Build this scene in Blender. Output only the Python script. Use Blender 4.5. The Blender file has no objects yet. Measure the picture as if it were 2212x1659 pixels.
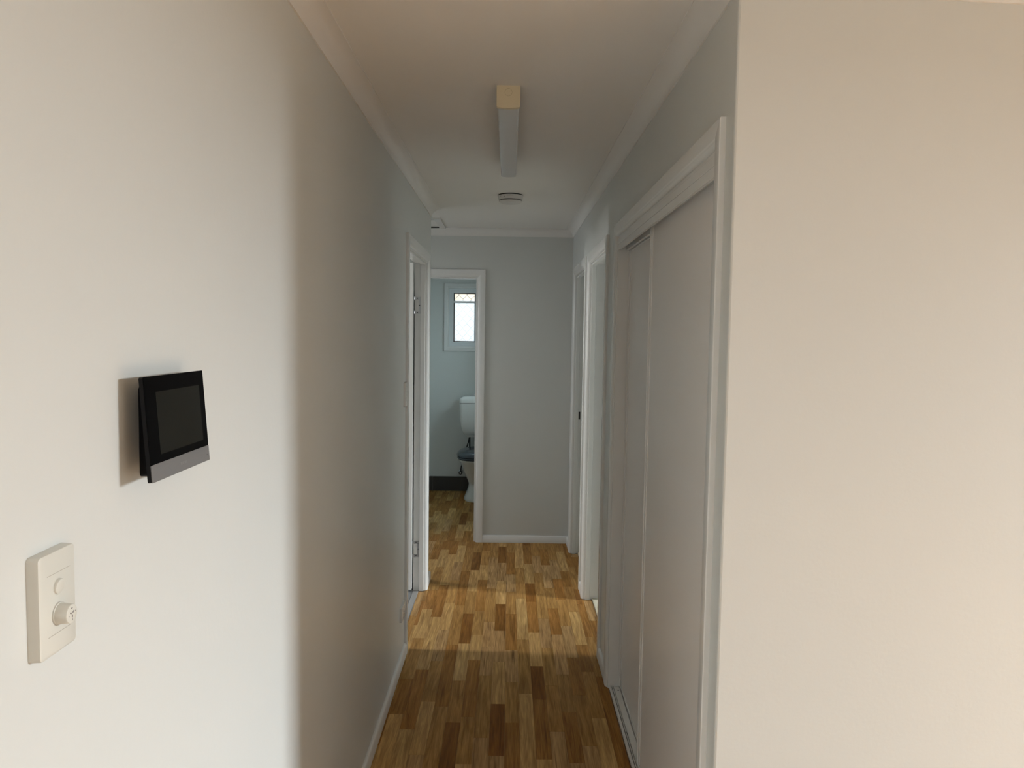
import bpy, bmesh, math, random
from mathutils import Vector, Matrix
random.seed(7)
S = bpy.context.scene
COL = S.collection

# ------------------------------------------------------------------ camera
F_PX, W_PX = 1650.0, 2212.0
YAW, PITCH, ROLL, CAM_H = .0048, .0654, .0144, 1.6274
cam = bpy.data.cameras.new('camera'); cam.sensor_width = 36.0
cam.lens = 36.0 * F_PX / W_PX; cam.clip_start = .05; cam.clip_end = 100
cam_o = bpy.data.objects.new('camera', cam); COL.objects.link(cam_o)
fw = Vector((math.sin(YAW)*math.cos(PITCH), math.cos(YAW)*math.cos(PITCH), -math.sin(PITCH)))
rt = Vector((math.cos(YAW), -math.sin(YAW), 0)); up = rt.cross(fw)
c_, s_ = math.cos(ROLL), math.sin(ROLL)
rt2 = rt*c_ + up*s_; up2 = up*c_ - rt*s_
m = Matrix((rt2, up2, -fw)).transposed().to_4x4(); m.translation = (0, 0, CAM_H)
cam_o.matrix_world = m
S.camera = cam_o

# ------------------------------------------------------------------ light
S.view_settings.view_transform = 'Standard'; S.view_settings.look = 'None'
S.view_settings.exposure = 0.29; S.view_settings.gamma = 1.0
S.view_settings.use_curve_mapping = False
world = bpy.data.worlds.new('overcast_sky'); S.world = world; world.use_nodes = True
bg = world.node_tree.nodes['Background']
bg.inputs['Color'].default_value = (.92, .97, 1.0, 1); bg.inputs['Strength'].default_value = 1.05

def daylight(name, loc, aim, sx, sy, power, color=(1, 1, 1)):
    """daylight entering at a window, or fill added at an invented opening: a rectangular area light just outside the opening"""
    l = bpy.data.lights.new(name, 'AREA'); l.shape = 'RECTANGLE'; l.size = sx; l.size_y = sy
    l.energy = power; l.color = color
    o = bpy.data.objects.new(name, l); COL.objects.link(o); o.location = loc
    o.rotation_euler = (Vector(aim)-Vector(loc)).to_track_quat('-Z', 'Y').to_euler()
    return o
daylight('daylight_front_window', (1.2, -5.0, 3.2), (1.2, -1.5, .9), 3.2, 4.8, 25, (.98, .99, 1))
daylight('daylight_side_window', (8.0, 1.6, 4.2), (0, 1.5, .6), 3.0, 4.6, 5350, (.90, .96, 1))
daylight('added_bounce_light_rear', (5.7, -1.2, 4.4), (2.9, -.8, 0), 2.2, 1.6, 920, (.96, .99, 1))  # added lamp at an invented window; its floor patch warms the ceiling by bounce
daylight('daylight_bathroom', (-3.0, 3.97, 1.85), (0, 3.97, .8), .16, 1.0, 44, (1, .99, .95))
daylight('daylight_room_near', (3.9, 4.2, 1.9), (0, 4.2, .9), 1.1, 1.2, .7, (.97, .99, 1))
daylight('daylight_room_far', (3.9, 5.6, 1.9), (0, 5.4, .9), 1.2, 1.2, 2.5, (.95, .98, 1))
daylight('daylight_toilet', (-.458, 9.3, 4.0), (-.458, 7.8, 1.6), 2.6, 1.6, 110, (.80, .95, 1))
daylight('added_fill_toilet_side', (.75, 6.95, 1.9), (-1.1, 6.95, 1.0), .7, .8, 17, (.70, .92, 1))  # added fill through an invented side opening, brightens the toilet room
daylight('added_fill_hall_end', (-1.85, 5.42, 2.0), (-.6, 5.42, 0), .5, .8, 13, (.98, .99, 1))  # added fill from the unseen alcove side, lifts the hall-end floor

# ------------------------------------------------------------------ materials
MATS = {}
def mat(name, rgb, rough=.5, metal=0., spec=.5, bump=None, mottle=0., coat=0.):
    if name in MATS: return MATS[name]
    M = bpy.data.materials.new(name); M.use_nodes = True; nt = M.node_tree
    b = nt.nodes['Principled BSDF']
    b.inputs['Base Color'].default_value = (*rgb, 1); b.inputs['Roughness'].default_value = rough
    b.inputs['Metallic'].default_value = metal; b.inputs['Specular IOR Level'].default_value = spec
    b.inputs['Coat Weight'].default_value = coat
    tc = nt.nodes.new('ShaderNodeTexCoord')
    if bump:
        n = nt.nodes.new('ShaderNodeTexNoise'); n.inputs['Scale'].default_value = bump[0]; n.inputs['Detail'].default_value = 4
        bp = nt.nodes.new('ShaderNodeBump'); bp.inputs['Strength'].default_value = bump[1]; bp.inputs['Distance'].default_value = .002
        nt.links.new(tc.outputs['Object'], n.inputs['Vector'])
        nt.links.new(n.outputs['Fac'], bp.inputs['Height']); nt.links.new(bp.outputs['Normal'], b.inputs['Normal'])
    if mottle:
        n = nt.nodes.new('ShaderNodeTexNoise'); n.inputs['Scale'].default_value = 3.; n.inputs['Detail'].default_value = 5
        mx = nt.nodes.new('ShaderNodeMix'); mx.data_type = 'RGBA'
        mx.inputs[6].default_value = (*[c*(1-mottle) for c in rgb], 1); mx.inputs[7].default_value = (*[min(1, c*(1+mottle)) for c in rgb], 1)
        nt.links.new(tc.outputs['Object'], n.inputs['Vector'])
        nt.links.new(n.outputs['Fac'], mx.inputs[0]); nt.links.new(mx.outputs[2], b.inputs['Base Color'])
    MATS[name] = M; return M

PAINT = mat('wall_paint_pale_grey', (.65, .67, .652), .36, bump=(90, .12), mottle=.012)
TAUPE = mat('bounce_cut_dark_paint', (.26, .25, .24), .6, mottle=.02)  # dark tone given to unseen living room walls to cut bounce light
CEIL = mat('ceiling_paint', (.82, .81, .785), .7, bump=(120, .08), mottle=.012)
TRIM = mat('trim_gloss_white', (.755, .76, .745), .25, mottle=.01)
COVE = mat('cornice_white', (.80, .795, .775), .6, mottle=.01)
DOORP = mat('door_paint_white', (.78, .785, .77), .3, mottle=.01)
PANEL = mat('sliding_door_board', (.81, .785, .76), .38, bump=(60, .05), mottle=.012)
ALUW = mat('white_powder_coat', (.80, .80, .78), .3, mottle=.02)
ALUD = mat('track_groove_grey', (.16, .15, .14), .5, mottle=.2)
CHROME = mat('satin_chrome', (.55, .56, .57), .28, metal=1., mottle=.03)
ALU = mat('aluminium_strip', (.62, .63, .64), .35, metal=.8, mottle=.03)
PLATE = mat('ivory_switch_plastic', (.635, .635, .582), .3, mottle=.01)
PLATESH = mat('ivory_seam_shade', (.47, .45, .40), .6, mottle=.02)  # darker ivory: seam lines plus the shadow drawn round the knob
PLATEW = mat('white_switch_plastic', (.74, .73, .70), .25, mottle=.01)
CREAM = mat('yellowed_cream_plastic', (.72, .62, .42), .4, mottle=.02)
DIFF = mat('opal_diffuser', (.66, .68, .70), .16, mottle=.01)
ALARM = mat('alarm_white_plastic', (.70, .69, .67), .45, mottle=.01)
DARK = mat('dark_slot', (.03, .028, .025), .6, mottle=.1)
GREYPRINT = mat('grey_print', (.25, .23, .22), .6, mottle=.05)
BLACKP = mat('black_plastic', (.004, .004, .005), .35, spec=.15, mottle=.1)
BLACKG = mat('black_glass', (.0012, .0012, .0015), .06, spec=.04, mottle=.05)
SCREEN = mat('screen_off', (.007, .0075, .006), .1, spec=.2, mottle=.05)
SILVER = mat('grey_metal_bar', (.20, .20, .205), .4, metal=.3, mottle=.03)
LOGO = mat('faint_logo_print', (.225, .225, .23), .4, mottle=.03)
CERAMIC = mat('white_ceramic', (.76, .76, .73), .1, mottle=.01)
SEATM = mat('slate_grey_seat_plastic', (.055, .065, .078), .16, mottle=.03)
RUBBER = mat('black_rubber', (.02, .02, .02), .5, mottle=.1)
TILED = mat('charcoal_tile', (.045, .043, .042), .35, bump=(200, .1), mottle=.25)
GROUT = mat('grey_grout', (.22, .22, .21), .8, mottle=.05)
TILEG = mat('grey_floor_tile', (.24, .25, .26), .35, bump=(120, .08), mottle=.1)
CARPET = mat('cream_carpet', (.62, .58, .46), .95, spec=.1, bump=(900, .6), mottle=.08)
SLAB = mat('subfloor', (.30, .2, .11), .7, mottle=.1)
WFRAME = mat('white_window_frame', (.74, .77, .78), .25, mottle=.01)
GRILLE = mat('grey_grille_wire', (.62, .63, .64), .45, mottle=.05)
SHADOWBOX = mat('bronze_window_channel', (.10, .09, .08), .5, mottle=.1)
BEIGE = mat('beige_weatherboard', (.40, .34, .26), .7, mottle=.45)
EAVE = mat('pale_eave_paint', (.75, .73, .68), .7, mottle=.05)

def wood_material():
    M = bpy.data.materials.new('timber_strip_vinyl'); M.use_nodes = True; nt = M.node_tree; L = nt.links
    b = nt.nodes['Principled BSDF']; b.inputs['Roughness'].default_value = .5; b.inputs['Specular IOR Level'].default_value = .10
    tc = nt.nodes.new('ShaderNodeTexCoord'); oi = nt.nodes.new('ShaderNodeObjectInfo')
    vm = nt.nodes.new('ShaderNodeVectorMath'); vm.operation = 'SCALE'; vm.inputs[0].default_value = (37., 91., 13.)
    L.new(oi.outputs['Random'], vm.inputs['Scale'])
    ad = nt.nodes.new('ShaderNodeVectorMath'); ad.operation = 'ADD'
    L.new(tc.outputs['Object'], ad.inputs[0]); L.new(vm.outputs[0], ad.inputs[1])
    def noise(scale, sc, detail, dist=0.):
        mp = nt.nodes.new('ShaderNodeMapping'); mp.inputs['Scale'].default_value = sc
        n = nt.nodes.new('ShaderNodeTexNoise'); n.inputs['Scale'].default_value = scale
        n.inputs['Detail'].default_value = detail; n.inputs['Distortion'].default_value = dist
        L.new(ad.outputs[0], mp.inputs['Vector']); L.new(mp.outputs[0], n.inputs['Vector']); return n
    fine = noise(1., (260, 9, 1), 4, .3); broad = noise(1., (42, 3.2, 1), 3, 1.2); streak = noise(1., (120, 3.0, 1), 2, .5)
    def ramp(n, p0, c0, p1, c1):
        r = nt.nodes.new('ShaderNodeValToRGB'); r.color_ramp.elements[0].position = p0; r.color_ramp.elements[1].position = p1
        r.color_ramp.elements[0].color = (*c0, 1); r.color_ramp.elements[1].color = (*c1, 1); L.new(n.outputs['Fac'], r.inputs['Fac']); return r
    r1 = ramp(fine, .3, (.78, .75, .72), .7, (1.16, 1.16, 1.16))
    r2 = ramp(broad, .3, (.72, .66, .58), .68, (1.25, 1.27, 1.32))
    r3 = ramp(streak, .27, (.42, .37, .33), .42, (1, 1, 1))
    def mul(a, bb, fac=None):
        x = nt.nodes.new('ShaderNodeMix'); x.data_type = 'RGBA'; x.blend_type = 'MULTIPLY'; x.inputs[0].default_value = 1.
        L.new(a, x.inputs[6]); L.new(bb, x.inputs[7])
        if fac: L.new(fac, x.inputs[0])
        return x.outputs[2]
    c = mul(oi.outputs['Color'], r1.outputs[0]); c = mul(c, r2.outputs[0]); c = mul(c, r3.outputs[0], oi.outputs['Alpha'])
    L.new(c, b.inputs['Base Color'])
    return M
WOOD = wood_material()

def frosted_material():
    M = bpy.data.materials.new('frosted_glass'); M.use_nodes = True; nt = M.node_tree; L = nt.links
    for n in list(nt.nodes): nt.nodes.remove(n)
    out = nt.nodes.new('ShaderNodeOutputMaterial'); tr = nt.nodes.new('ShaderNodeBsdfTransparent'); tl = nt.nodes.new('ShaderNodeBsdfTranslucent')
    gl = nt.nodes.new('ShaderNodeBsdfGlossy'); gl.inputs['Roughness'].default_value = .25
    tr.inputs[0].default_value = (.95, .98, 1, 1); tl.inputs[0].default_value = (.92, .96, .97, 1)
    m1 = nt.nodes.new('ShaderNodeMixShader'); m1.inputs[0].default_value = .26
    L.new(tr.outputs[0], m1.inputs[1]); L.new(tl.outputs[0], m1.inputs[2])
    m2 = nt.nodes.new('ShaderNodeMixShader'); m2.inputs[0].default_value = .05
    L.new(m1.outputs[0], m2.inputs[1]); L.new(gl.outputs[0], m2.inputs[2]); L.new(m2.outputs[0], out.inputs['Surface'])
    return M
FROST = frosted_material()

# ------------------------------------------------------------------ helpers
def V(*a): return Vector(a)
def link(name, bm, material, parent=None, smooth=False, loc=None):
    me = bpy.data.meshes.new(name)
    bmesh.ops.recalc_face_normals(bm, faces=bm.faces[:])
    bm.to_mesh(me); bm.free()
    me.materials.append(material)
    if smooth:
        for p in me.polygons: p.use_smooth = True
        me.set_sharp_from_angle(angle=math.radians(38))
    o = bpy.data.objects.new(name, me); COL.objects.link(o)
    if parent: o.parent = parent
    if loc is not None:
        if parent is None: pass
        o.location = loc
    return o
def tag(o, label, cat, group=None, kind=None):
    o['label'] = label; o['category'] = cat
    if group: o['group'] = group
    if kind: o['kind'] = kind
    return o
def empty(name, loc=(0, 0, 0)):
    o = bpy.data.objects.new(name, None); COL.objects.link(o); o.location = loc; o.empty_display_size = .05
    return o
PLACED = set()
def own(root):
    """parts are modelled in world coordinates; keep them there under a root that stands elsewhere"""
    inv = Matrix.Translation(-Vector(root.location))
    for ch in root.children_recursive:
        if ch.type == 'MESH' and ch.name not in PLACED:
            ch.data.transform(inv); PLACED.add(ch.name)
def box(bm, x0, x1, y0, y1, z0, z1, bev=0., seg=2):
    xs, ys, zs = sorted((x0, x1)), sorted((y0, y1)), sorted((z0, z1))
    vs = [bm.verts.new((x, y, z)) for x in xs for y in ys for z in zs]
    F = [(0, 1, 3, 2), (4, 6, 7, 5), (0, 4, 5, 1), (2, 3, 7, 6), (0, 2, 6, 4), (1, 5, 7, 3)]
    fs = [bm.faces.new([vs[i] for i in f]) for f in F]
    if bev > 0:
        es = list({e for f in fs for e in f.edges})
        bmesh.ops.bevel(bm, geom=es, offset=bev, segments=seg, profile=.5, affect='EDGES', clamp_overlap=True)
def prism(bm, pts, O, U, Vv, Wv):
    """extrude the 2D polygon pts (u,v) from O along vector Wv"""
    a = [bm.verts.new(O + U*p[0] + Vv*p[1]) for p in pts]
    b = [bm.verts.new(O + U*p[0] + Vv*p[1] + Wv) for p in pts]
    n = len(pts)
    for i in range(n): bm.faces.new((a[i], a[(i+1) % n], b[(i+1) % n], b[i]))
    bm.faces.new(a[::-1]); bm.faces.new(b)
def cyl(bm, c, axis, r0, r1, h, n=24, cap=True):
    axis = Vector(axis).normalized(); t = axis.orthogonal().normalized(); s = axis.cross(t)
    c = Vector(c); A = []; B = []
    for i in range(n):
        a = 2*math.pi*i/n; d = t*math.cos(a)+s*math.sin(a)
        A.append(bm.verts.new(c+d*r0)); B.append(bm.verts.new(c+axis*h+d*r1))
    for i in range(n): bm.faces.new((A[i], A[(i+1) % n], B[(i+1) % n], B[i]))
    if cap: bm.faces.new(A[::-1]); bm.faces.new(B)
def lathe(bm, c, axis, prof, n=32, closed=False):
    axis = Vector(axis).normalized(); t = axis.orthogonal().normalized(); s = axis.cross(t); c = Vector(c)
    rings = []
    for r, h in prof:
        if r < 1e-5: rings.append([bm.verts.new(c+axis*h)])
        else: rings.append([bm.verts.new(c+axis*h+(t*math.cos(2*math.pi*i/n)+s*math.sin(2*math.pi*i/n))*r) for i in range(n)])
    for a, b in zip(rings, rings[1:]+(rings[:1] if closed else [])):
        for i in range(n):
            j = (i+1) % n
            if len(a) == 1 and len(b) == 1: continue
            if len(a) == 1: bm.faces.new((a[0], b[i], b[j]))
            elif len(b) == 1: bm.faces.new((a[i], a[j], b[0]))
            else: bm.faces.new((a[i], a[j], b[j], b[i]))
    for ring in () if closed else (rings[0], rings[-1]):
        if len(ring) > 1: bm.faces.new(ring)
def loft(bm, rings):
    R = [[bm.verts.new(p) for p in r] for r in rings]; n = len(R[0])
    for a, b in zip(R, R[1:]):
        for i in range(n): bm.faces.new((a[i], a[(i+1) % n], b[(i+1) % n], b[i]))
    bm.faces.new(R[0][::-1]); bm.faces.new(R[-1])
def tube(bm, pts, r, n=8):
    pts = [Vector(p) for p in pts]; rings = []
    t0 = (pts[1]-pts[0]).normalized(); nrm = t0.orthogonal().normalized()
    for i, p in enumerate(pts):
        t = (pts[min(i+1, len(pts)-1)]-pts[max(i-1, 0)]).normalized()
        nrm = (nrm-t*nrm.dot(t)).normalized(); b = t.cross(nrm)
        rings.append([p+(nrm*math.cos(2*math.pi*k/n)+b*math.sin(2*math.pi*k/n))*r for k in range(n)])
    loft(bm, rings)
def NB(): return bmesh.new()

# ------------------------------------------------------------------ dimensions (metres; camera above the origin, hall runs along +Y)
XL, XR, D, ZC, T = -.509, .481, 5.882, 2.422, .075
YEND = 4.95           # end of the left wall
YC = 1.68             # corner of the right hand wall
SL = .0758            # slope of the living room wall
TF = 7.82             # far wall of the toilet room
HD = 2.06             # door opening height

# ------------------------------------------------------------------ setting: walls
def walls(name, label, boxes, m=PAINT):
    bm = NB()
    for b in boxes: box(bm, *b)
    o = link(name, bm, m); tag(o, label, 'wall', kind='structure'); return o
walls('wall_left', 'long pale grey hall wall on the left with the black intercom and switches', [
    (XL-T, XL, -3.5, 3.83, 0, ZC), (XL-T, XL, 3.83, 4.74, HD, ZC), (XL-T, XL, 4.74, YEND, 0, ZC)])
walls('wall_back', 'grey end wall of the hall with the toilet doorway', [
    (-1.45, -1.02, D, D+T, 0, ZC), (-1.02, -.24, D, D+T, HD, ZC), (-.24, XR+T, D, D+T, 0, ZC)])
walls('wall_right', 'right hall wall holding the sliding cupboard and two doorways', [
    (XR, XR+T, 1.781, 1.803, 0, ZC), (XR, XR+T, 1.803, 3.44, 2.066, ZC), (XR, XR+T, 3.44, 3.80, 0, ZC), (XR, XR+T, 3.80, 4.62, HD, ZC),
    (XR, XR+T, 4.62, 4.84, 0, ZC), (XR, XR+T, 4.84, 5.61, HD, ZC), (XR, XR+T, 5.61, D, 0, ZC)])
bm = NB()
prism(bm, [(XR, YC+.005), (XR+.0015, YC+.0015), (XR+.005, YC), (4.3, YC+SL*(4.3-XR)), (4.3, YC+.1+SL*(4.3-XR)), (XR, YC+.101)], V(0, 0, 0), V(1, 0, 0), V(0, 1, 0), V(0, 0, ZC))
tag(link('wall_front_right', bm, PAINT), 'plain beige-lit wall filling the right edge of the view', 'wall', kind='structure')
walls('wall_toilet_left', 'left wall of the toilet room', [(-1.25, -1.17, D+T, TF, 0, ZC)])
walls('wall_toilet_right', 'right wall of the toilet room', [(.16, .24, D+T, 6.6, 0, ZC), (.16, .24, 7.3, TF, 0, ZC), (.16, .24, 6.6, 7.3, 0, 1.2), (.16, .24, 6.6, 7.3, 2.0, ZC)])  # opening invented to let the added side fill in
WX0, WX1, WZ0, WZ1 = -.626, -.292, 1.483, 2.095   # toilet window opening
walls('wall_far', 'toilet room far wall around the small window', [
    (-1.25, WX0, TF, TF+.11, 0, ZC), (WX1, .24, TF, TF+.11, 0, ZC), (WX0, WX1, TF, TF+.11, 0, WZ0), (WX0, WX1, TF, TF+.11, WZ1, ZC)])
walls('wall_alcove_left', 'left wall of the alcove at the hall end, with an opening added for fill light', [
    (-1.53, -1.45, 4.875, 5.15, 0, ZC), (-1.53, -1.45, 5.69, D+T, 0, ZC), (-1.53, -1.45, 5.15, 5.69, 0, .95), (-1.53, -1.45, 5.15, 5.69, 2.05, ZC)])  # opening added for the hall-end fill light
walls('wall_bathroom_back', 'wall between the bathroom and the hall alcove', [(-2.83, XL-T, 4.875, YEND, 0, ZC)])
walls('wall_bathroom_near', 'near wall of the bathroom', [(-2.83, XL-T, 2.33, 2.40, 0, ZC)])
walls('wall_bathroom_left', 'outer bathroom wall with a window opening', [
    (-2.83, -2.75, 2.40, 3.84, 0, ZC), (-2.83, -2.75, 4.14, 4.875, 0, ZC), (-2.83, -2.75, 3.84, 4.14, 0, 1.15), (-2.83, -2.75, 3.84, 4.14, 2.08, ZC)])
walls('wall_bedroom_divider', 'wall between the two right hand rooms', [(XR+T, 3.48, 4.73, 4.80, 0, ZC)])
walls('wall_bedroom_near', 'near wall of the first right hand room', [(XR+T, 3.48, 3.50, 3.57, 0, ZC)])
walls('wall_bedroom_far', 'far wall of the second right hand room', [(XR+T, 3.48, 6.60, 6.68, 0, ZC)])
walls('wall_bedroom_side', 'short wall behind the hall end wall', [(XR, XR+T, D+T, 6.68, 0, ZC)])
walls('wall_bedroom_right', 'outer wall of the right hand rooms with window openings', [
    (3.48, 3.56, 3.50, 3.7, 0, ZC), (3.48, 3.56, 4.68, 4.95, 0, ZC), (3.48, 3.56, 6.2, 6.68, 0, ZC), (3.48, 3.56, 3.7, 4.68, 0, .9), (3.48, 3.56, 3.7, 4.68, 2.1, ZC),
    (3.48, 3.56, 4.95, 6.2, 0, .9), (3.48, 3.56, 4.95, 6.2, 2.1, ZC)])
walls('wall_living_side', 'living room side wall behind the camera with a tall window opening', [
    (4.3, 4.4, -3.5, -2.2, 0, ZC), (4.3, 4.4, -2.2, 0, 0, .2), (4.3, 4.4, -2.2, 0, 2.2, ZC), (4.3, 4.4, 0, .95, 0, ZC), (4.3, 4.4, 1.60, 2.1, 0, ZC), (4.3, 4.4, .95, 1.60, 0, .3), (4.3, 4.4, .95, 1.60, 2.2, ZC)], TAUPE)  # wide rear opening invented for the added bounce light
walls('wall_front', 'living room front wall behind the camera with a wide window opening', [
    (XL-T, -.15, -3.6, -3.5, 0, ZC), (2.45, 4.4, -3.6, -3.5, 0, ZC), (-.15, 2.45, -3.6, -3.5, 2.15, ZC)], TAUPE)
bm = NB(); box(bm, -2.9, 4.5, -3.7, 8.0, ZC, ZC+.08)
tag(link('ceiling', bm, CEIL), 'flat off-white ceiling over the hall', 'ceiling', kind='structure')

# ------------------------------------------------------------------ setting: floors
bm = NB(); box(bm, XL-T, 4.4, -3.6, 8.0, -.09, -.004); box(bm, -1.53, XL-T, 4.875, 8.0, -.09, -.004)
floor = tag(link('floor', bm, SLAB), 'timber strip floor of the hall and toilet', 'floor', kind='structure')
TONE = {'L': (.53, .335, .130, .4), 'P': (.455, .282, .120, 1.), 'M': (.40, .224, .070, .5), 'B': (.335, .164, .042, .45), 'D': (.235, .103, .022, .15)}
PER, PW, PX0 = 1.248, .0617, -.0575
# one repeat of the printed pattern: per strip column the end joints (metres along the hall) and the tone beyond each joint
PAT = {
 0: [(3.265, 'L'), (3.70, 'P'), (4.10, 'D')], 1: [(3.105, 'M'), (3.48, 'P'), (3.84, 'B')], 2: [(3.365, 'M'), (3.98, 'L')],
 3: [(3.312, 'D'), (3.654, 'L'), (4.08, 'B')], 4: [(3.037, 'M'), (3.45, 'M'), (3.875, 'P')], 5: [(3.565, 'P'), (4.055, 'B'), (4.45, 'M')],
 6: [(3.36, 'B'), (3.76, 'P'), (4.18, 'M')], 7: [(3.152, 'M'), (3.60, 'B'), (3.92, 'L')], 8: [(3.28, 'B'), (3.55, 'M'), (4.03, 'B')],
 -1: [(3.545, 'P'), (3.88, 'P'), (4.23, 'M')], -2: [(3.15, 'B'), (3.715, 'L'), (4.04, 'M')], -3: [(3.487, 'L'), (3.92, 'D'), (4.349, 'M')],
 -4: [(3.237, 'B'), (3.90, 'M')], -5: [(3.28, 'M'), (3.70, 'P'), (4.10, 'L')], -6: [(3.042, 'B'), (3.60, 'L')],
 -7: [(3.167, 'B'), (3.50, 'M'), (3.98, 'L')], -8: [(3.30, 'M'), (3.70, 'L'), (4.165, 'B')]}
def pieces(k, y0, y1):
    """strips of column k between y0 and y1"""
    rnd = random.Random(k*7919 if k in PAT else k*31+5)
    if k in PAT: base = PAT[k]
    else:
        a = 3.0+rnd.random()*.4; base = [(a, rnd.choice('LMPB')), (a+.36+rnd.random()*.1, rnd.choice('MBDP')), (a+.80+rnd.random()*.1, rnd.choice('LMB'))]
    ev = sorted((y+n*PER, t) for y, t in base for n in range(-3, 6))
    out = []
    for (a, t), (b, _) in zip(ev, ev[1:]):
        a2, b2 = max(a, y0), min(b, y1)
        if b2-a2 > .012: out.append((a2, b2, t))
    return out
plank_n = 0
def plank(x0, x1, y0, y1, tone):
    global plank_n
    cx, cy = (x0+x1)/2, (y0+y1)/2; hx, hy = (x1-x0)/2-.0003, (y1-y0)/2-.0004
    bm = NB(); box(bm, -hx, hx, -hy, hy, -.004, 0)
    o = link('plank', bm, WOOD, floor, loc=(cx, cy, 0)); plank_n += 1
    r = random.Random(plank_n); v = 1+.10*(r.random()-.5); w = 1+.05*(r.random()-.5)
    c = TONE[tone]; o.color = (c[0]*v, c[1]*v*w, c[2]*v*w*w, c[3])
for k in range(-8, 9):
    x0, x1 = max(PX0+k*PW, XL), min(PX0+(k+1)*PW, XR)
    if x1-x0 < .01: continue
    for a, b, t in pieces(k, 1.70, D+.01): plank(x0, x1, a, b, t)
# strip under the left doorway, out to the metal threshold
for a, b, t in pieces(-9, 3.87, 4.72): plank(-.548, XL, a, b, t)
# strips under the two right hand doorways
for y0, y1 in ((3.82, 4.60), (4.86, 5.59)):
    for a, b, t in pieces(9, y0, y1): plank(XR, .532, a, b, t)
for k in range(-23, -7):   # alcove at the end of the hall
    x0, x1 = max(PX0+k*PW, -1.45), min(PX0+(k+1)*PW, XL)
    if x1-x0 < .01: continue
    for a, b, t in pieces(k, YEND, D+.01): plank(x0, x1, a, b, t)
for k in range(-15, 3):   # toilet room: a second sheet with its own run of strips
    x0, x1 = max(PX0+.02+k*PW, -1.17), min(PX0+.02+(k+1)*PW, .16)
    for a, b, t in pieces(k+3, 5.894, TF): plank(x0, x1, a, b, t)
# the living room part of the floor, outside the view: one printed sheet
def sheet_material():
    M = bpy.data.materials.new('timber_strip_vinyl_sheet'); M.use_nodes = True; nt = M.node_tree; L = nt.links; b = nt.nodes['Principled BSDF']; b.inputs['Roughness'].default_value = .42
    tc = nt.nodes.new('ShaderNodeTexCoord'); mp = nt.nodes.new('ShaderNodeMapping'); mp.inputs['Rotation'].default_value = (0, 0, math.pi/2)
    br = nt.nodes.new('ShaderNodeTexBrick'); br.inputs['Scale'].default_value = 1; br.inputs['Brick Width'].default_value = .4; br.inputs['Row Height'].default_value = PW
    br.inputs['Mortar Size'].default_value = .0004; br.offset = .37; br.inputs['Color1'].default_value = (.48, .28, .10, 1); br.inputs['Color2'].default_value = (.26, .115, .028, 1); br.inputs['Mortar'].default_value = (.15, .08, .03, 1)
    L.new(tc.outputs['Object'], mp.inputs['Vector']); L.new(mp.outputs[0], br.inputs['Vector']); L.new(br.outputs['Color'], b.inputs['Base Color']); return M
bm = NB(); box(bm, XL, 4.3, -3.5, 1.6995, -.004, 0); link('floor_sheet', bm, sheet_material(), floor)
# bathroom floor: grey tiles in grout
bm = NB(); box(bm, -2.83, -.5845, 2.33, 4.875, -.09, -.004)
bfl = tag(link('floor_bathroom', bm, GROUT), 'grey tiled bathroom floor just inside the left doorway', 'floor', kind='structure')
for i in range(7):
    for j in range(8):
        x1 = -.585-i*.303; y0 = 2.405+j*.308
        x0 = max(x1-.30, -2.745); y1 = min(y0+.305, 4.872)
        if x1-x0 < .03: continue
        bm = NB(); box(bm, x0, x1, y0, y1, -.004, .002, .001, 1); link('tile', bm, TILEG, bfl)
# bedroom carpets
bm = NB(); box(bm, .535, 3.48, 3.57, 4.73, -.004, .009, .003, 1)
tag(link('floor_carpet', bm, CARPET), 'cream carpet inside the nearer right hand doorway', 'floor', kind='structure')
bm = NB(); box(bm, .535, 3.48, 4.80, 6.60, -.004, .009, .003, 1)
tag(link('floor_carpet', bm, CARPET), 'cream carpet inside the farther right hand doorway', 'floor', kind='structure')

# ------------------------------------------------------------------ setting: cornices and skirtings
P_ = .055
COVEP = [(0, 0), (0, -P_), (.005, -P_)] + [(P_-.005-(P_-.01)*math.cos(t)+0, -P_+(P_-.005)*math.sin(t)) for t in [i*math.pi/16 for i in range(1, 8)]] + [(P_-.001, -.004), (P_, -.004), (P_, 0)]
def cornice(name, label, p0, p1, nrm, m0=0, m1=0):
    """cove between two floor points along a wall; nrm points into the room; m0/m1 mitre run-outs"""
    p0, p1, nrm = Vector((*p0, ZC)), Vector((*p1, ZC)), Vector((*nrm, 0)); d = (p1-p0).normalized(); bm = NB()
    A = [bm.verts.new(p0+nrm*u+V(0, 0, v)-d*(u*m0)) for u, v in COVEP]; B = [bm.verts.new(p1+nrm*u+V(0, 0, v)+d*(u*m1)) for u, v in COVEP]
    n = len(A)
    for i in range(n): bm.faces.new((A[i], A[(i+1) % n], B[(i+1) % n], B[i]))
    bm.faces.new(A[::-1]); bm.faces.new(B)
    tag(link(name, bm, COVE, smooth=True), label, 'cornice', kind='structure')
cornice('trim_1', 'cove cornice along the top of the left wall', (XL, -3.5), (XL, YEND), (1, 0), 0, 1)
cornice('trim_2', 'cove cornice along the top of the right hall wall', (XR, YC), (XR, D), (-1, 0), 1, -1)
cornice('trim_3', 'cove cornice above the hall end wall', (-1.45, D), (XR, D), (0, -1), 0, -1)
cornice('trim_4', 'cove cornice over the alcove side of the left wall end', (-1.45, YEND), (XL, YEND), (0, 1), 0, 1)
dd = V(1, SL, 0).normalized()
cornice('trim_5', 'cove cornice above the wall at the right edge', (XR, YC), (4.3, YC+SL*(4.3-XR)), (dd.y, -dd.x), 1, 0)

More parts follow.
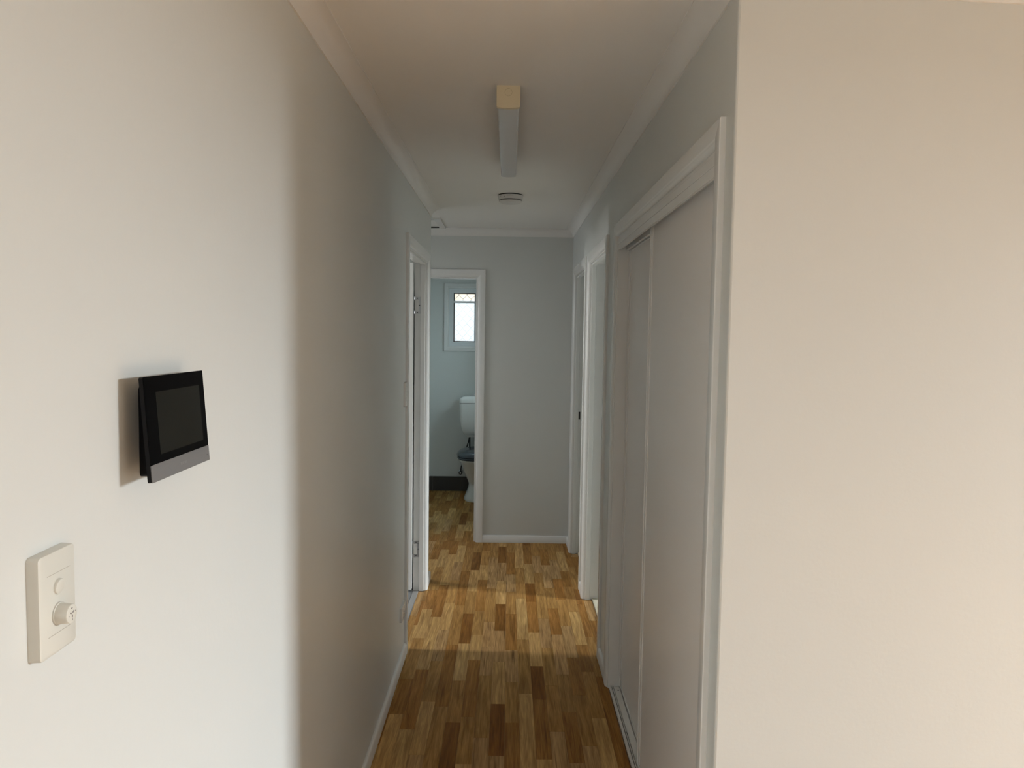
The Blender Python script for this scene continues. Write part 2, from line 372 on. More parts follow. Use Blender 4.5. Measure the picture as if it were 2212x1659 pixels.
SKH, SKT = .058, .013
SKP = [(0, 0), (SKT, 0), (SKT, SKH-.010), (SKT-.004, SKH-.003), (SKT-.008, SKH), (0, SKH)]
def skirting(name, label, p0, p1, nrm, m0=0, m1=0):
    p0, p1, nrm = Vector((*p0, 0)), Vector((*p1, 0)), Vector((*nrm, 0)); d = (p1-p0).normalized(); bm = NB()
    A = [bm.verts.new(p0+nrm*u+V(0, 0, v)-d*(u*m0)) for u, v in SKP]; B = [bm.verts.new(p1+nrm*u+V(0, 0, v)+d*(u*m1)) for u, v in SKP]
    n = len(A)
    for i in range(n): bm.faces.new((A[i], A[(i+1) % n], B[(i+1) % n], B[i]))
    bm.faces.new(A[::-1]); bm.faces.new(B)
    tag(link(name, bm, TRIM, smooth=True), label, 'skirting', kind='structure')
skirting('baseboard_left', 'white skirting along the left wall up to the bathroom door', (XL, -3.5), (XL, 3.775), (1, 0))
skirting('baseboard_left_end', 'short white skirting between bathroom door and wall end', (XL, 4.795), (XL, YEND), (1, 0), 0, 1)
skirting('baseboard_alcove', 'white skirting round the end of the left wall', (-1.45, YEND), (XL, YEND), (0, 1), 0, 1)
skirting('baseboard_back', 'white skirting under the hall end wall', (-.185, D), (XR, D), (0, -1), 0, -1)
skirting('baseboard_right', 'short white skirting between sliding cupboard and nearer doorway', (XR, 3.495), (XR, 3.745), (-1, 0))
skirting('baseboard_right_middle', 'short white skirting between the two right doorways', (XR, 4.675), (XR, 4.785), (-1, 0))
skirting('baseboard_right_end', 'short white skirting in the far right corner', (XR, 5.665), (XR, D), (-1, 0), 0, -1)
skirting('baseboard_front_right', 'white skirting under the wall at the right edge', (XR, YC), (4.3, YC+SL*(4.3-XR)), (dd.y, -dd.x), 1, 0)
# toilet room: upstand of charcoal tiles on the far wall
bm = NB(); box(bm, -1.17, .16, TF-.004, TF, 0, .152)
bt = tag(link('baseboard_far', bm, GROUT), 'charcoal tile upstand along the toilet room far wall', 'skirting', kind='structure')
x = -1.17; joints = [-1.17, -1.064, -.766, -.4665, -.168, .13, .16]
for a, b in zip(joints, joints[1:]):
    bm = NB(); box(bm, a+.0015, b-.0015, TF-.011, TF-.004, .003, .148, .0015, 1); link('tile', bm, TILED, bt)

# ------------------------------------------------------------------ door frames
AW, AT = .055, .014
ARCH = [(0, 0), (0, AT-.002), (.002, AT), (AW-.018, AT), (AW-.016, AT-.0015), (AW-.011, AT-.002), (AW-.005, AT-.005), (AW-.0015, AT-.009), (AW, AT-.013), (AW, 0)]
def mitre(bm, prof, O, U, N, L, e0, e1, k0, k1):
    """extrude prof (u from outer edge, n off the wall) from O+L*e0 to O+L*e1, the ends cut by k*(width-u)"""
    w = max(p[0] for p in prof)
    a = [bm.verts.new(O+U*u+N*n+L*(e0-k0*(w-u))) for u, n in prof]; b = [bm.verts.new(O+U*u+N*n+L*(e1+k1*(w-u))) for u, n in prof]
    for q in range(len(a)): r = (q+1) % len(a); bm.faces.new((a[q], a[r], b[r], b[q]))
    bm.faces.new(a[::-1]); bm.faces.new(b)
def arch_set(root, O, Sv, N, s0, s1, ztop, prof=None, zbot=None):
    """mitred architraves round an opening s0..s1 on the wall face through O (Sv along the wall, N out of it)"""
    Z = V(0, 0, 1); prof = prof or ARCH; w = max(p[0] for p in prof); z0 = zbot or 0.; k = 1 if zbot else 0
    bm = NB(); mitre(bm, prof, O+Sv*(s0-w), Sv, N, Z, z0, ztop, k, 1); link('architrave', bm, TRIM, root, True)
    bm = NB(); mitre(bm, prof, O+Sv*(s1+w), -Sv, N, Z, z0, ztop, k, 1); link('architrave', bm, TRIM, root, True)
    bm = NB(); mitre(bm, prof, O+Z*(ztop+w), -Z, N, Sv, s0, s1, 1, 1); link('architrave', bm, TRIM, root, True)
    if zbot:
        bm = NB(); mitre(bm, prof, O+Z*(zbot-w), Z, N, Sv, s0, s1, 1, 1); link('architrave', bm, TRIM, root, True)
def obox(bm, O, Sv, N, s0, s1, n0, n1, z0, z1, bev=.0):
    a = O+Sv*s0+N*n0+V(0, 0, z0); b = O+Sv*s1+N*n1+V(0, 0, z1)
    box(bm, a.x, b.x, a.y, b.y, a.z, b.z, bev)
def door_set(name, label, O, Sv, N, s0, s1, hinge_mat, leaf=True, open_in=True, flip=False):
    root = empty(name, O+Sv*((s0+s1)/2)); tag(root, label, 'door', kind='structure')
    arch_set(root, O, Sv, N, s0, s1, HD)
    Jt = .005; jd = T if hinge_mat is CHROME else .092
    for a, b in ((s0-.012, s0+Jt), (s1-Jt, s1+.012)):
        bm = NB(); obox(bm, O, Sv, N, a, b, -jd, .0, 0, HD, .001); link('jamb', bm, TRIM, root)
    bm = NB(); obox(bm, O, Sv, N, s0+Jt, s1-Jt, -jd, .0, HD-Jt, HD+.012, .001); link('jamb', bm, TRIM, root)
    i0, i1 = s0+Jt, s1-Jt
    for a, b in ((i0, i0+.011), (i1-.011, i1)):
        bm = NB(); obox(bm, O, Sv, N, a, b, -.038, -.010, 0, HD-Jt, .002); link('door_stop', bm, TRIM, root)
    bm = NB(); obox(bm, O, Sv, N, i0+.011, i1-.011, -.038, -.010, HD-Jt-.011, HD-Jt, .002); link('door_stop', bm, TRIM, root)
    if leaf:
        # leaf swung open ninety degrees into the room behind, hinged on the far jamb
        h1 = i1-.004
        bm = NB(); obox(bm, O, Sv, N, h1-.036, h1-.001, -jd-.006, -jd-.81, .018, HD-Jt-.004, .0015)
        lf = link('door_leaf', bm, DOORP, root)
        for sgn, q in ((-1, h1-.036), (1, h1-.001)):
            bm = NB()
            c = O+Sv*q+N*(-jd-.75)+V(0, 0, 1.0)
            cyl(bm, c, Sv*sgn, .026, .026, .006, 20); cyl(bm, c+Sv*sgn*.006, Sv*sgn, .009, .009, .03, 12)
            tube(bm, [c+Sv*sgn*.036+N*(-.0), c+Sv*sgn*.04+N*.03, c+Sv*sgn*.04+N*.115], .0085, 10)
            link('door_handle', bm, CHROME, lf, True)
        for zc in (1.795, .268):
            bm = NB()   # flush hinge leaf with its cut-out, screwed to the jamb rebate
            f = i1-.0015
            obox(bm, O, Sv, N, f, f+.0016, -.0745, -.0385, zc+.034, zc+.052, .0004)
            obox(bm, O, Sv, N, f, f+.0016, -.0745, -.0385, zc-.052, zc-.034, .0004)
            obox(bm, O, Sv, N, f, f+.0016, -.050, -.0385, zc-.034, zc+.034, .0004)
            if hinge_mat is CHROME: cyl(bm, O+Sv*(f-.002)+N*(-.0765)+V(0, 0, zc-.052), (0, 0, 1), .004, .004, .018, 10)
            if hinge_mat is CHROME: cyl(bm, O+Sv*(f-.002)+N*(-.0765)+V(0, 0, zc+.034), (0, 0, 1), .004, .004, .018, 10)
            hg = link('hinge', bm, hinge_mat, root)
            for dz, n in ((.043, -.058), (-.043, -.058), (0, -.0445)):
                bm = NB(); cyl(bm, O+Sv*(f-.0002)+N*n+V(0, 0, zc+dz), -Sv, .0032, .0032, .0006, 10)
                link('screw', bm, DARK if hinge_mat is CHROME else hinge_mat, hg)
    own(root); return root
door1 = door_set('door_1', 'open white bathroom doorway in the left wall with two satin hinges', V(XL, 0, 0), V(0, 1, 0), V(1, 0, 0), 3.83, 4.74, CHROME)
door2 = door_set('door_2', 'nearer white doorway in the right hall wall beside the cupboard', V(XR, 0, 0), V(0, 1, 0), V(-1, 0, 0), 3.80, 4.62, TRIM)
door3 = door_set('door_3', 'farther white doorway in the right hall wall by the end corner', V(XR, 0, 0), V(0, 1, 0), V(-1, 0, 0), 4.84, 5.61, TRIM)
door4 = door_set('door_4', 'white toilet doorway in the hall end wall', V(0, D, 0), V(1, 0, 0), V(0, -1, 0), -1.02, -.24, TRIM, leaf=False)
# striker plate on the farther right doorway
bm = NB(); box(bm, .521, .533, 5.6025, 5.6052, 1.005, 1.062); link('strike_plate', bm, DARK, door3); own(door3)
# metal threshold between the strip floor and the bathroom tiles
bm = NB(); prism(bm, [(-.0185, 0), (-.014, .004), (.014, .004), (.0185, 0)], V(-.566, 3.87, .0002), V(1, 0, 0), V(0, 0, 1), V(0, .85, 0))
tag(link('threshold_strip', bm, ALU), 'silver metal threshold strip in the left bathroom doorway', 'threshold')

# ------------------------------------------------------------------ sliding cupboard
cb = empty('sliding_cupboard', (XR+.03, 2.64, 0)); tag(cb, 'white two-panel sliding door cupboard built into the right wall', 'cupboard')
CY0, CY1, CZ = 1.803, 3.44, 2.066
arch_set(cb, V(XR, 0, 0), V(0, 1, 0), V(-1, 0, 0), CY0, CY1, CZ)
for a, b in ((CY0-.0, CY0+.015), (CY1-.0, CY1+.0)):
    pass
bm = NB(); box(bm, XR, .60, CY0, CY0+.014, 0, CZ, .001); link('jamb', bm, TRIM, cb)
bm = NB(); box(bm, XR-.002, .60, CY1-.012, CY1, 0, CZ, .001); link('jamb', bm, TRIM, cb)
bm = NB(); box(bm, XR, .60, CY0+.014, CY1-.012, CZ-.012, CZ, .001); link('head', bm, TRIM, cb)
bm = NB()   # pelmet hiding the top track
box(bm, XR-.003, XR+.010, CY0+.014, CY1-.012, 2.031, CZ-.012, .001)
box(bm, XR-.001, XR+.010, CY0+.014, CY1-.012, 2.006, 2.031, .001)
link('pelmet', bm, TRIM, cb)
bm = NB(); box(bm, XR+.034, XR+.046, CY0+.014, CY1-.012, 2.006, CZ-.012); link('top_track', bm, ALUW, cb)
TRK = XR+.004
bm = NB()   # twin bottom track: raised ribs and channels
box(bm, TRK, TRK+.088, CY0+.014, CY1-.012, 0, .006)
for a, b, z in ((0, .010, .014), (.0135, .0165, .015), (.020, .046, .012), (.053, .058, .015), (.078, .086, .013)):
    box(bm, TRK+a, TRK+b, CY0+.014, CY1-.012, .006, z, .0012, 1)
bt_ = link('bottom_track', bm, ALUW, cb)
bm = NB()
for a, b in ((.0102, .0133), (.0167, .0198)): box(bm, TRK+a, TRK+b, CY0+.014, CY1-.012, .006, .0066)
link('track_groove', bm, ALUD, bt_)
bm = NB(); cyl(bm, (TRK+.036, CY1-.055, .0119), (0, 0, 1), .004, .004, .0006, 12); link('screw', bm, DARK, bt_)
bm = NB(); box(bm, TRK+.0169, TRK+.0196, 2.98, 3.02, .0066, .011); link('track_dirt', bm, DARK, bt_)
def slider(x, y0, y1, z0, z1, far_edge):
    bm = NB(); box(bm, x+.003, x+.017, y0+.012, y1-.012, z0, z1); d = link('sliding_door', bm, PANEL, cb)
    for a, b in ((y0, y0+.034), (y1-.034, y1)):
        bm = NB(); box(bm, x, x+.020, a, b, z0, z1, .0015); box(bm, x-.003, x+.004, a if a == y0 else b-.009, a+.009 if a == y0 else b, z0, z1, .0015)
        link('door_stile', bm, ALUW, d)
    bm = NB(); box(bm, x+.001, x+.019, y0+.034, y1-.034, z0, z0+.012, .001); link('bottom_rail', bm, ALUW, d)
    bm = NB(); box(bm, x+.001, x+.019, y0+.034, y1-.034, z1-.012, z1, .001); link('top_rail', bm, ALUW, d)
slider(XR+.026, CY0+.016, 2.785, .016, 2.03, 1)
slider(XR+.051, 2.70, CY1-.014, .016, 2.012, 0)
bm = NB(); box(bm, 1.10, 1.115, CY0-.02, CY1+.02, 0, 2.3); box(bm, .60, 1.10, CY0-.02, CY0-.005, 0, 2.3); box(bm, .60, 1.10, CY1+.005, CY1+.02, 0, 2.3)
box(bm, .60, 1.10, CY0-.02, CY1+.02, 2.285, 2.3)
link('carcass', bm, DOORP, cb); own(cb)

# ------------------------------------------------------------------ wall fittings on the left wall
def rrect(y0, y1, z0, z1, r, n=6):
    pts = []
    for cy, cz, a0 in ((y1-r, z1-r, 0), (y0+r, z1-r, 90), (y0+r, z0+r, 180), (y1-r, z0+r, 270)):
        for i in range(n+1):
            a = math.radians(a0+90*i/n); pts.append((cy+r*math.cos(a), cz+r*math.sin(a)))
    return pts
def plate_body(bm, x, th, y0, y1, z0, z1, r=.005, e=.0025):
    """rounded wall plate growing from the wall at x by th towards +X, with a soft front edge"""
    rings = []
    for dx, ins in ((0, 0), (th-e, .0004), (th-e*.35, e*.35), (th, e)):
        rings.append([V(x+dx, p[0], p[1]) for p in rrect(y0+ins, y1-ins, z0+ins, z1-ins, max(.0012, r-ins*.5))])
    loft(bm, rings)
# dimmer / fan control plate, nearest the camera
fc = empty('fan_control_plate', (XL, .831, 1.3245)); tag(fc, 'ivory wall plate with push button and round fan speed knob, far left', 'switch')
bm = NB(); plate_body(bm, XL, .0135, .797, .866, 1.267, 1.382); link('cover_plate', bm, PLATE, fc, True)
FX = XL+.0135
for sy1, sz in ((.855, 1.3572), (.8525, 1.2897)):
    bm = NB(); box(bm, FX-.0004, FX+.00025, .812, sy1, sz, sz+.0006); link('insert_seam', bm, PLATESH, fc)
bm = NB(); lathe(bm, (FX-.001, .832, 1.3415), (1, 0, -.12), [(.0088, 0), (.0088, .0022), (.0082, .0034), (.006, .0040), (0, .0036)], 28); link('push_button', bm, PLATE, fc, True)
bm = NB(); lathe(bm, (FX-.0005, .832, 1.3415), (1, 0, 0), [(.0088, 0), (.0098, 0), (.0098, .0007), (.0088, .0007)], 28, True); link('button_rim', bm, PLATE, fc, True)
bm = NB(); lathe(bm, (FX-.001, .832, 1.3105), (1, 0, 0), [(.0126, 0), (.0126, .002), (.0116, .0024), (.0109, .0140), (.0102, .0152), (.009, .0156), (0, .0156)], 36); kb = link('speed_knob', bm, PLATE, fc, True)
bm = NB(); lathe(bm, (FX-.0006, .832, 1.3105), (1, 0, 0), [(.0126, 0), (.0134, 0), (.0134, .0008), (.0126, .0008)], 36, True); link('knob_shadow_ring', bm, PLATESH, fc, True)
bm = NB(); KX = FX+.01455
def blade(bm, a):
    pts = []
    for i in range(10):
        t = 2*math.pi*i/10; u = .0028+.0019*math.cos(t); w = .0010*math.sin(t)
        pts.append((.832+u*math.cos(a)-w*math.sin(a), 1.3105+u*math.sin(a)+w*math.cos(a)))
    prism(bm, pts, V(KX, 0, 0), V(0, 1, 0), V(0, 0, 1), V(.0003, 0, 0))
for k in range(3): blade(bm, math.radians(35+120*k))
for dy, dz, w, h in ((-.0063, -.0014, .001, .001), (.0066, .0014, .001, .001), (.0008, -.0068, .0004, .0016), (-.0005, .0064, .0026, .0011)):
    box(bm, KX, KX+.0003, .832+dy-w/2, .832+dy+w/2, 1.3105+dz-h/2, 1.3105+dz+h/2)
link('fan_symbol', bm, GREYPRINT, kb); own(fc)

# intercom monitor: tilted glass panel on a small black mount
ic = empty('intercom_monitor', (XL, 1.10, 1.49)); tag(ic, 'black wall intercom screen with grey bottom bar, tilted off the left wall', 'intercom')
bm = NB(); plate_body(bm, XL, .030, 1.050, 1.150, 1.422, 1.548, .006, .002); link('wall_mount', bm, BLACKP, ic, True)
y0, y1, zt, zb, dt, db, th = .997, 1.190, 1.564, 1.424, .0320, .0420, .006
Wv = V(db-dt, 0, zb-zt); Lw = Wv.length; Wd = Wv.normalized(); Nn = V(0, 1, 0).cross(Wd).normalized()
if Nn.x < 0: Nn = -Nn
O_ = V(XL+dt, 0, zt)-Nn*th
def panel(name, m, ya, yb, wa, wb, na, nb, parent, r=.0015, smooth=True):
    bm = NB(); pts = rrect(ya, yb, wa, wb, r, 3)
    prism(bm, pts, O_+Nn*na, V(0, 1, 0), Wd, Nn*(nb-na)); return link(name, bm, m, parent, False)
body = panel('panel_body', BLACKP, y0, y1, 0, Lw, 0, th-.0008, ic, .003)
glass = panel('glass_front', BLACKG, y0, y1, 0, .117, th-.0008, th, ic, .002)
panel('display', SCREEN, 1.028, 1.172, .0215, .1065, th, th+.0002, glass, .001)
bar = panel('bottom_bar', SILVER, y0+.0005, y1, .1172, Lw, th-.0008, th+.0003, ic, .0012)
bm = NB()   # faint illegible brand print: a run of small strokes
for i, w in enumerate((.0026, .0020, .0026, .0012, .0026, .0022, .0026)):
    a = 1.0865+i*.0031; prism(bm, [(a, .1275), (a+w, .1275), (a+w*.8, .1312), (a+.0004, .1312)], O_+Nn*(th+.0003), V(0, 1, 0), Wd, Nn*.0001)
link('logo_print', bm, LOGO, bar)
bm = NB(); cyl(bm, O_+V(0, 1.181, 0)+Wd*.131+Nn*(th+.0002), Nn, .0008, .0008, .0003, 8); link('microphone_hole', bm, DARK, bar)
own(ic)

# hall light switch just before the bathroom door
ls = empty('light_switch', (XL, 3.737, 1.325)); tag(ls, 'white two rocker light switch beside the bathroom door frame', 'switch')
bm = NB(); plate_body(bm, XL, .011, 3.702, 3.772, 1.266, 1.384); link('cover_plate', bm, PLATEW, ls, True)
for zc in (1.347, 1.303):
    bm = NB(); prism(bm, [(0, -.010), (.0028, -.009), (.0014, .009), (0, .010)], V(XL+.0105, 3.731, zc), V(1, 0, 0), V(0, 0, 1), V(0, .012, 0)); link('rocker', bm, PLATEW, ls)
own(ls)
# power outlet low on the left wall
po = empty('power_outlet', (XL, 3.665, .262)); tag(po, 'white power outlet low on the left wall near the bathroom door', 'outlet')
bm = NB(); plate_body(bm, XL, .012, 3.606, 3.722, .226, .298); link('cover_plate', bm, PLATEW, po, True)
for q in (3.640, 3.690):
    bm = NB()
    for dy, a in ((-.006, .35), (.006, -.35)):
        prism(bm, [(-.001, -.0035), (.001, -.0035), (.001, .0035), (-.001, .0035)], V(XL+.0118, q+dy, .256), V(0, math.cos(a), math.sin(a)), V(0, -math.sin(a), math.cos(a)), V(.0005, 0, 0))
    prism(bm, [(-.001, -.0035), (.001, -.0035), (.001, .0035), (-.001, .0035)], V(XL+.0118, q, .243), V(0, 1, 0), V(0, 0, 1), V(.0005, 0, 0))
    link('pin_slots', bm, DARK, po)
for q in (3.640, 3.690):
    bm = NB(); prism(bm, [(0, -.008), (.0034, -.007), (.0014, .007), (0, .008)], V(XL+.0115, q-.006, .281), V(1, 0, 0), V(0, 0, 1), V(0, .012, 0)); link('rocker', bm, PLATEW, po)
own(po)

# ------------------------------------------------------------------ ceiling fittings
bl = empty('ceiling_batten_light', (-.012, 3.06, ZC)); tag(bl, 'long narrow ceiling batten light with opal cover and cream end cap', 'light')
BX, BY0, BY1, BZ = -.0125, 2.505, 3.60, .069
def bprof(hw, h, r): 
    pts = [(-hw, 0), (hw, 0)]
    for i in range(7):
        a = -i*math.pi/12; pts.append((hw-r+r*math.cos(a), -h+r+r*math.sin(a)))
    for k in range(1, 6): 
        t = -1+2*k/6; pts.append((-t*(hw-r), -h-.0022*(1-t*t)))
    for i in range(7):
        a = -math.pi/2-i*math.pi/12; pts.append((-hw+r+r*math.cos(a), -h+r+r*math.sin(a)))
    return pts
for ya, yb in ((BY0, BY0+.016), (BY1-.016, BY1)):
    bm = NB(); prism(bm, bprof(.0380 if ya == BY0 else .0351, BZ if ya == BY0 else BZ-.0022, .006), V(BX, ya, ZC), V(1, 0, 0), V(0, 0, 1), V(0, yb-ya, 0))
    e = link('end_cap', bm, CREAM if ya == BY0 else DIFF, bl)
    if ya == BY0:
        e['label'] = 'cream end cap with round knockout'
        bm = NB(); lathe(bm, (BX, ya-.0003, ZC-.0215), (0, 1, 0), [(.0112, 0), (.0118, 0), (.0118, .0008), (.0112, .0008)], 32, True); link('knockout_ring', bm, mat('cream_shadow_line', (.40, .31, .17), .6, mottle=.02), e)
bm = NB(); prism(bm, bprof(.0352, BZ-.002, .008), V(BX, BY0+.016, ZC), V(1, 0, 0), V(0, 0, 1), V(0, BY1-BY0-.032, 0)); link('diffuser', bm, DIFF, bl, True)
own(bl)

sa = empty('smoke_alarm', (-.002, 4.44, ZC)); tag(sa, 'round white smoke alarm on the ceiling behind the batten light', 'smoke alarm')
SC = (-.002, 4.44, ZC)
bm = NB(); lathe(bm, SC, (0, 0, -1), [(.070, 0), (.070, .003), (.068, .0042), (.068, .006)], 48); link('base_plate', bm, DARK, sa, True)
bm = NB(); lathe(bm, SC, (0, 0, -1), [(.068, .0055), (.073, .006), (.072, .012), (.068, .0285), (.062, .0292)], 48); hs = link('housing', bm, ALARM, sa, True)
bm = NB(); lathe(bm, SC, (0, 0, -1), [(.062, .029), (.0645, .030), (.064, .0345), (.060, .0355)], 48); link('vent_slot', bm, DARK, sa, True)
bm = NB(); lathe(bm, SC, (0, 0, -1), [(.0652, .0315), (.0668, .0319), (.0668, .0327), (.0652, .0331)], 48, True); link('vent_ring', bm, ALARM, sa, True)
bm = NB(); lathe(bm, SC, (0, 0, -1), [(.060, .0352), (.0665, .036), (.065, .041), (.056, .0455), (.030, .0475), (0, .048)], 48); link('cap', bm, ALARM, sa, True)
bm = NB()   # dark print and indicator dots on the side facing the room
def side_mark(a, h, wa, hh):
    a0 = math.radians(-90+a); r = .0738-(h-.006)*.23; d = V(math.cos(a0), math.sin(a0), 0); t = V(-d.y, d.x, 0); upv = (V(0, 0, 1)+d*.2).normalized()
    c = Vector(SC)+d*(r-.0002)+V(0, 0, -h)
    prism(bm, [(-wa, -hh), (wa, -hh), (wa, hh), (-wa, hh)], c, t, upv, d*.0009)
for k in range(7): side_mark(-16+k*4.4, .0125, .0021, .0011 if k % 3 else .0016)
link('side_print', bm, DARK, hs)
for args in ((-28, .0125, .0010, .0010), (-29, .0195, .0014, .0014)):
    bm = NB(); side_mark(*args); link('indicator_dot', bm, DARK, hs)
bm = NB(); side_mark(-52, .014, .004, .0008); link('side_label', bm, GREYPRINT, hs); own(sa)

ht = empty('ceiling_hatch', (-.78, 5.58, ZC)); tag(ht, 'framed white ceiling access hatch over the alcove at the hall end', 'hatch')
HX0, HX1, HY0, HY1 = -1.06, -.487, 5.345, 5.822
for bx in ((HX0, HX1, HY0, HY0+.045), (HX0, HX1, HY1-.045, HY1), (HX1-.045, HX1, HY0+.045, HY1-.045), (HX0, HX0+.045, HY0+.045, HY1-.045)):
    bm = NB(); box(bm, *bx, ZC-.012, ZC, .002); link('hatch_frame', bm, TRIM, ht)
bm = NB(); box(bm, HX0+.045, HX1-.045, HY0+.045, HY1-.056, ZC-.004, ZC-.001); link('hatch_panel', bm, CEIL, ht)
bm = NB(); box(bm, HX0+.045, HX1-.045, HY1-.0475, HY1-.045, ZC-.0118, ZC-.001); link('hatch_gap_shade', bm, DARK, ht)  # dark strip on the frame painting in the shade of the open gap
own(ht)

# ------------------------------------------------------------------ toilet window
wn = empty('window_1', (-.459, TF, WZ0)); tag(wn, 'small white window with frosted pane and diamond grille in the toilet', 'window', kind='structure')
Ow, Sx, Ny, Zz = V(0, TF, 0), V(1, 0, 0), V(0, -1, 0), V(0, 0, 1)
aw = .037
AR2 = [(0, 0), (0, .012), (.002, .014), (aw-.004, .014), (aw, .010), (aw, 0)]
arch_set(wn, Ow, Sx, Ny, WX0, WX1, WZ1, AR2, WZ0)
# reveal lining, outer frame, inner stepped frame
def ring(name, m, x0, x1, z0, z1, w, y0, y1, parent, bev=.001):
    for b in ((x0, x0+w, y0, y1, z0, z1), (x1-w, x1, y0, y1, z0, z1), (x0+w, x1-w, y0, y1, z0, z0+w), (x0+w, x1-w, y0, y1, z1-w, z1)):
        bm = NB(); box(bm, *b, bev); link(name, bm, m, parent)
ring('reveal', TRIM, WX0, WX1, WZ0, WZ1, .011, TF-.001, TF+.09, wn)
ring('window_frame', WFRAME, WX0+.011, WX1-.011, WZ0+.011, WZ1-.011, .020, TF+.030, TF+.085, wn)
ring('window_frame', WFRAME, WX0+.031, WX1-.031, WZ0+.031, WZ1-.031, .024, TF+.042, TF+.080, wn)
GX0, GX1, GZ0, GZ1 = WX0+.055, WX1-.055, WZ0+.055, WZ1-.055
ring('window_channel', SHADOWBOX, GX0, GX1, GZ0, GZ1, .010, TF+.050, TF+.082, wn)
# sash slid down a little, leaving a gap at the top
sb = NB(); box(sb, GX0, GX1, TF+.046, TF+.064, 1.936, 1.956, .0015); sash = link('sash_rail', sb, WFRAME, wn)
bm = NB(); box(bm, GX1-.012, GX1-.002, TF+.046, TF+.062, GZ0+.008, 1.936, .001); link('sash_stile', bm, WFRAME, wn)
bm = NB(); box(bm, GX0+.008, GX1-.008, TF+.054, TF+.058, GZ0+.004, 1.937); link('frosted_pane', bm, FROST, wn)
# diamond grille outside the glass
DW, DH, DX, DZ = .0835, .097, -.521, 1.827   # diamond width, height and one crossing point
for k in range(-2, 5):
    pts = []
    for j in range(-8, 7):
        z = DZ+j*DH/2; x = DX+(k+((j+k) % 2))*DW/2
        if GZ0-.03 < z < GZ1+.06:
            for dz in (-.005, .005): pts.append((min(max(x, GX0-.02), GX1+.02), TF+.090, z+dz))
    bm = NB(); tube(bm, pts, .0021, 6); link('grille_wire', bm, GRILLE, wn)
own(wn)
# neighbour's verandah edge seen through the gap at the top of the window
nb = empty('neighbour_verandah', (-.9, 11.0, 0)); tag(nb, 'beige verandah fascia of the house outside the toilet window gap', 'building')
bm = NB(); box(bm, -3, 1.5, 11.0, 11.05, 2.10, 2.30); link('fascia', bm, BEIGE, nb)
for k in range(8):
    bm = NB(); box(bm, -2.8+k*.55, -2.74+k*.55, 11.05, 12.5, 2.22, 2.34); link('rafter', bm, EAVE, nb)
bm = NB(); box(bm, -3, 1.5, 10.9, 12.5, 2.34, 2.37); link('roof_sheet', bm, EAVE, nb)
for k in (-2.9, 1.4):
    bm = NB(); box(bm, k-.05, k+.05, 11.0, 11.1, -.3, 2.10); link('post', bm, EAVE, nb)
own(nb)

# ------------------------------------------------------------------ toilet
TX = -.300
tl = empty('toilet', (TX, 7.45, 0)); tag(tl, 'white toilet with slate grey lid and tall cistern under the small window', 'toilet')
def oval(cy, hw, hl, z, back=None, p=2.3, n=40):
    """egg-like ring, front towards -Y"""
    out = []
    for i in range(n):
        a = 2*math.pi*i/n; cx_, sx_ = math.cos(a), math.sin(a)
        x = hw*math.copysign(abs(cx_)**(2/p), cx_); y = hl*math.copysign(abs(sx_)**(2/p), sx_)
        if back is not None: y = min(y, back-cy)
        out.append(V(TX+x, cy+y, z))
    return out
bm = NB()
loft(bm, [oval(7.46, .118, .185, .0), oval(7.46, .122, .19, .012), oval(7.46, .118, .185, .03), oval(7.47, .092, .165, .09), oval(7.475, .079, .155, .14), oval(7.475, .080, .16, .165), oval(7.46, .106, .19, .236), oval(7.44, .134, .225, .305), oval(7.42, .160, .25, .385), oval(7.41, .176, .262, .405), oval(7.41, .178, .264, .415), oval(7.41, .170, .256, .420)])
pan = link('pan', bm, CERAMIC, tl, True)
bm = NB(); loft(bm, [[V(TX+x, y, z) for x, y in ((-.15, 7.56), (.15, 7.56), (.13, 7.80), (-.13, 7.80))] for z in (.33, .412)]); link('pan_shelf', bm, CERAMIC, pan)
bm = NB(); loft(bm, [oval(7.40, .184, .252, .421), oval(7.40, .190, .258, .428), oval(7.40, .188, .256, .440), oval(7.40, .18, .25, .443)]); link('seat', bm, SEATM, tl, True)
bm = NB(); loft(bm, [oval(7.40, .186, .255, .444), oval(7.40, .192, .261, .449), oval(7.40, .192, .261, .458), oval(7.402, .186, .254, .472), oval(7.41, .165, .232, .487), oval(7.42, .125, .185, .498), oval(7.43, .06, .1, .504)]); lid = link('lid', bm, SEATM, tl, True)
for s in (-.08, .08):
    bm = NB(); lathe(bm, (TX+s, 7.655, .412), (0, 0, 1), [(.016, 0), (.016, .03), (.012, .045), (0, .047)], 16); link('lid_hinge', bm, SEATM, lid, True)
def rr(hw, y0, y1, z, r=.03):
    return [V(TX+p[0], p[1], z) for p in rrect(-hw, hw, y0, y1, r, 5)]
bm = NB(); loft(bm, [rr(.118, 7.64, 7.80, .585), rr(.125, 7.635, 7.80, .605), rr(.140, 7.625, 7.805, .612), rr(.155, 7.61, 7.808, .64), rr(.172, 7.60, 7.81, .70), rr(.184, 7.59, 7.81, .80), rr(.188, 7.59, 7.81, .928)])
cis = link('cistern', bm, CERAMIC, tl, True)
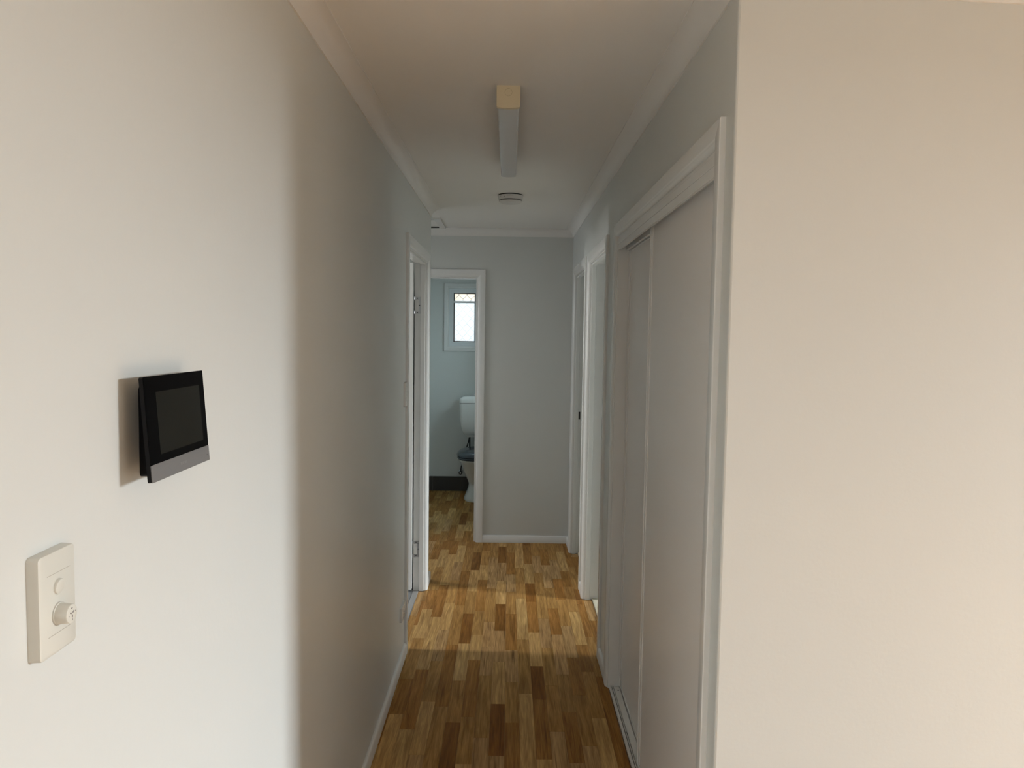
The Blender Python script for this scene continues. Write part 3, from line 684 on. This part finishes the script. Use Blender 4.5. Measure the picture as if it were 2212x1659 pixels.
bm = NB(); loft(bm, [rr(.184, 7.594, 7.81, .928), rr(.184, 7.594, 7.81, .932)]); link('lid_joint', bm, DARK, cis)
bm = NB(); loft(bm, [rr(.190, 7.585, 7.812, .932), rr(.190, 7.585, 7.812, .945), rr(.187, 7.588, 7.81, .962), rr(.176, 7.598, 7.808, .982), rr(.150, 7.62, 7.79, .994), rr(.10, 7.66, 7.76, .998)]); cl = link('cistern_lid', bm, CERAMIC, cis, True)
bm = NB(); lathe(bm, (TX-.045, 7.70, .993), (0, 0, 1), [(.024, 0), (.024, .010), (.020, .013), (.019, .018), (0, .019)], 24); link('flush_button', bm, CHROME, cis, True)
bm = NB(); lathe(bm, (TX, 7.72, .41), (0, 0, 1), [(.036, 0), (.034, .02), (.030, .05), (.030, .15), (.036, .16), (.036, .178)], 24); link('flush_pipe', bm, CERAMIC, tl, True)
for s in (-.085, .085):
    bm = NB(); lathe(bm, (TX+s, 7.72, .41), (0, 0, 1), [(.014, 0), (.010, .006), (.0075, .02), (.0075, .16), (.013, .165), (.013, .178)], 14); link('cistern_bolt', bm, RUBBER, tl, True)
own(tl)
sv = empty('stop_valve', (-.478, TF, .20)); tag(sv, 'small chrome stop valve on the wall behind the toilet', 'valve')
bm = NB(); lathe(bm, (-.478, TF, .20), (0, -1, 0), [(.024, 0), (.024, .003), (.014, .008), (.009, .010), (.009, .055), (0, .056)], 24); link('valve_body', bm, CHROME, sv, True)
bm = NB(); lathe(bm, (-.478, TF-.05, .20), (0, -1, 0), [(.016, 0), (.019, .004), (.019, .018), (.012, .024), (0, .025)], 20); link('valve_handle', bm, RUBBER, sv, True)
bm = NB(); lathe(bm, (-.478, TF-.0745, .20), (0, -1, 0), [(.009, 0), (.008, .003), (0, .0035)], 16); link('valve_cap', bm, CHROME, sv, True)
bm = NB(); tube(bm, [(-.478, TF-.035, .208), (-.475, TF-.035, .25), (-.455, TF-.035, .32), (-.43, TF-.04, .42), (-.40, TF-.05, .52), (-.385, TF-.055, .60)], .006, 8); link('hose', bm, RUBBER, sv, True)
own(sv)
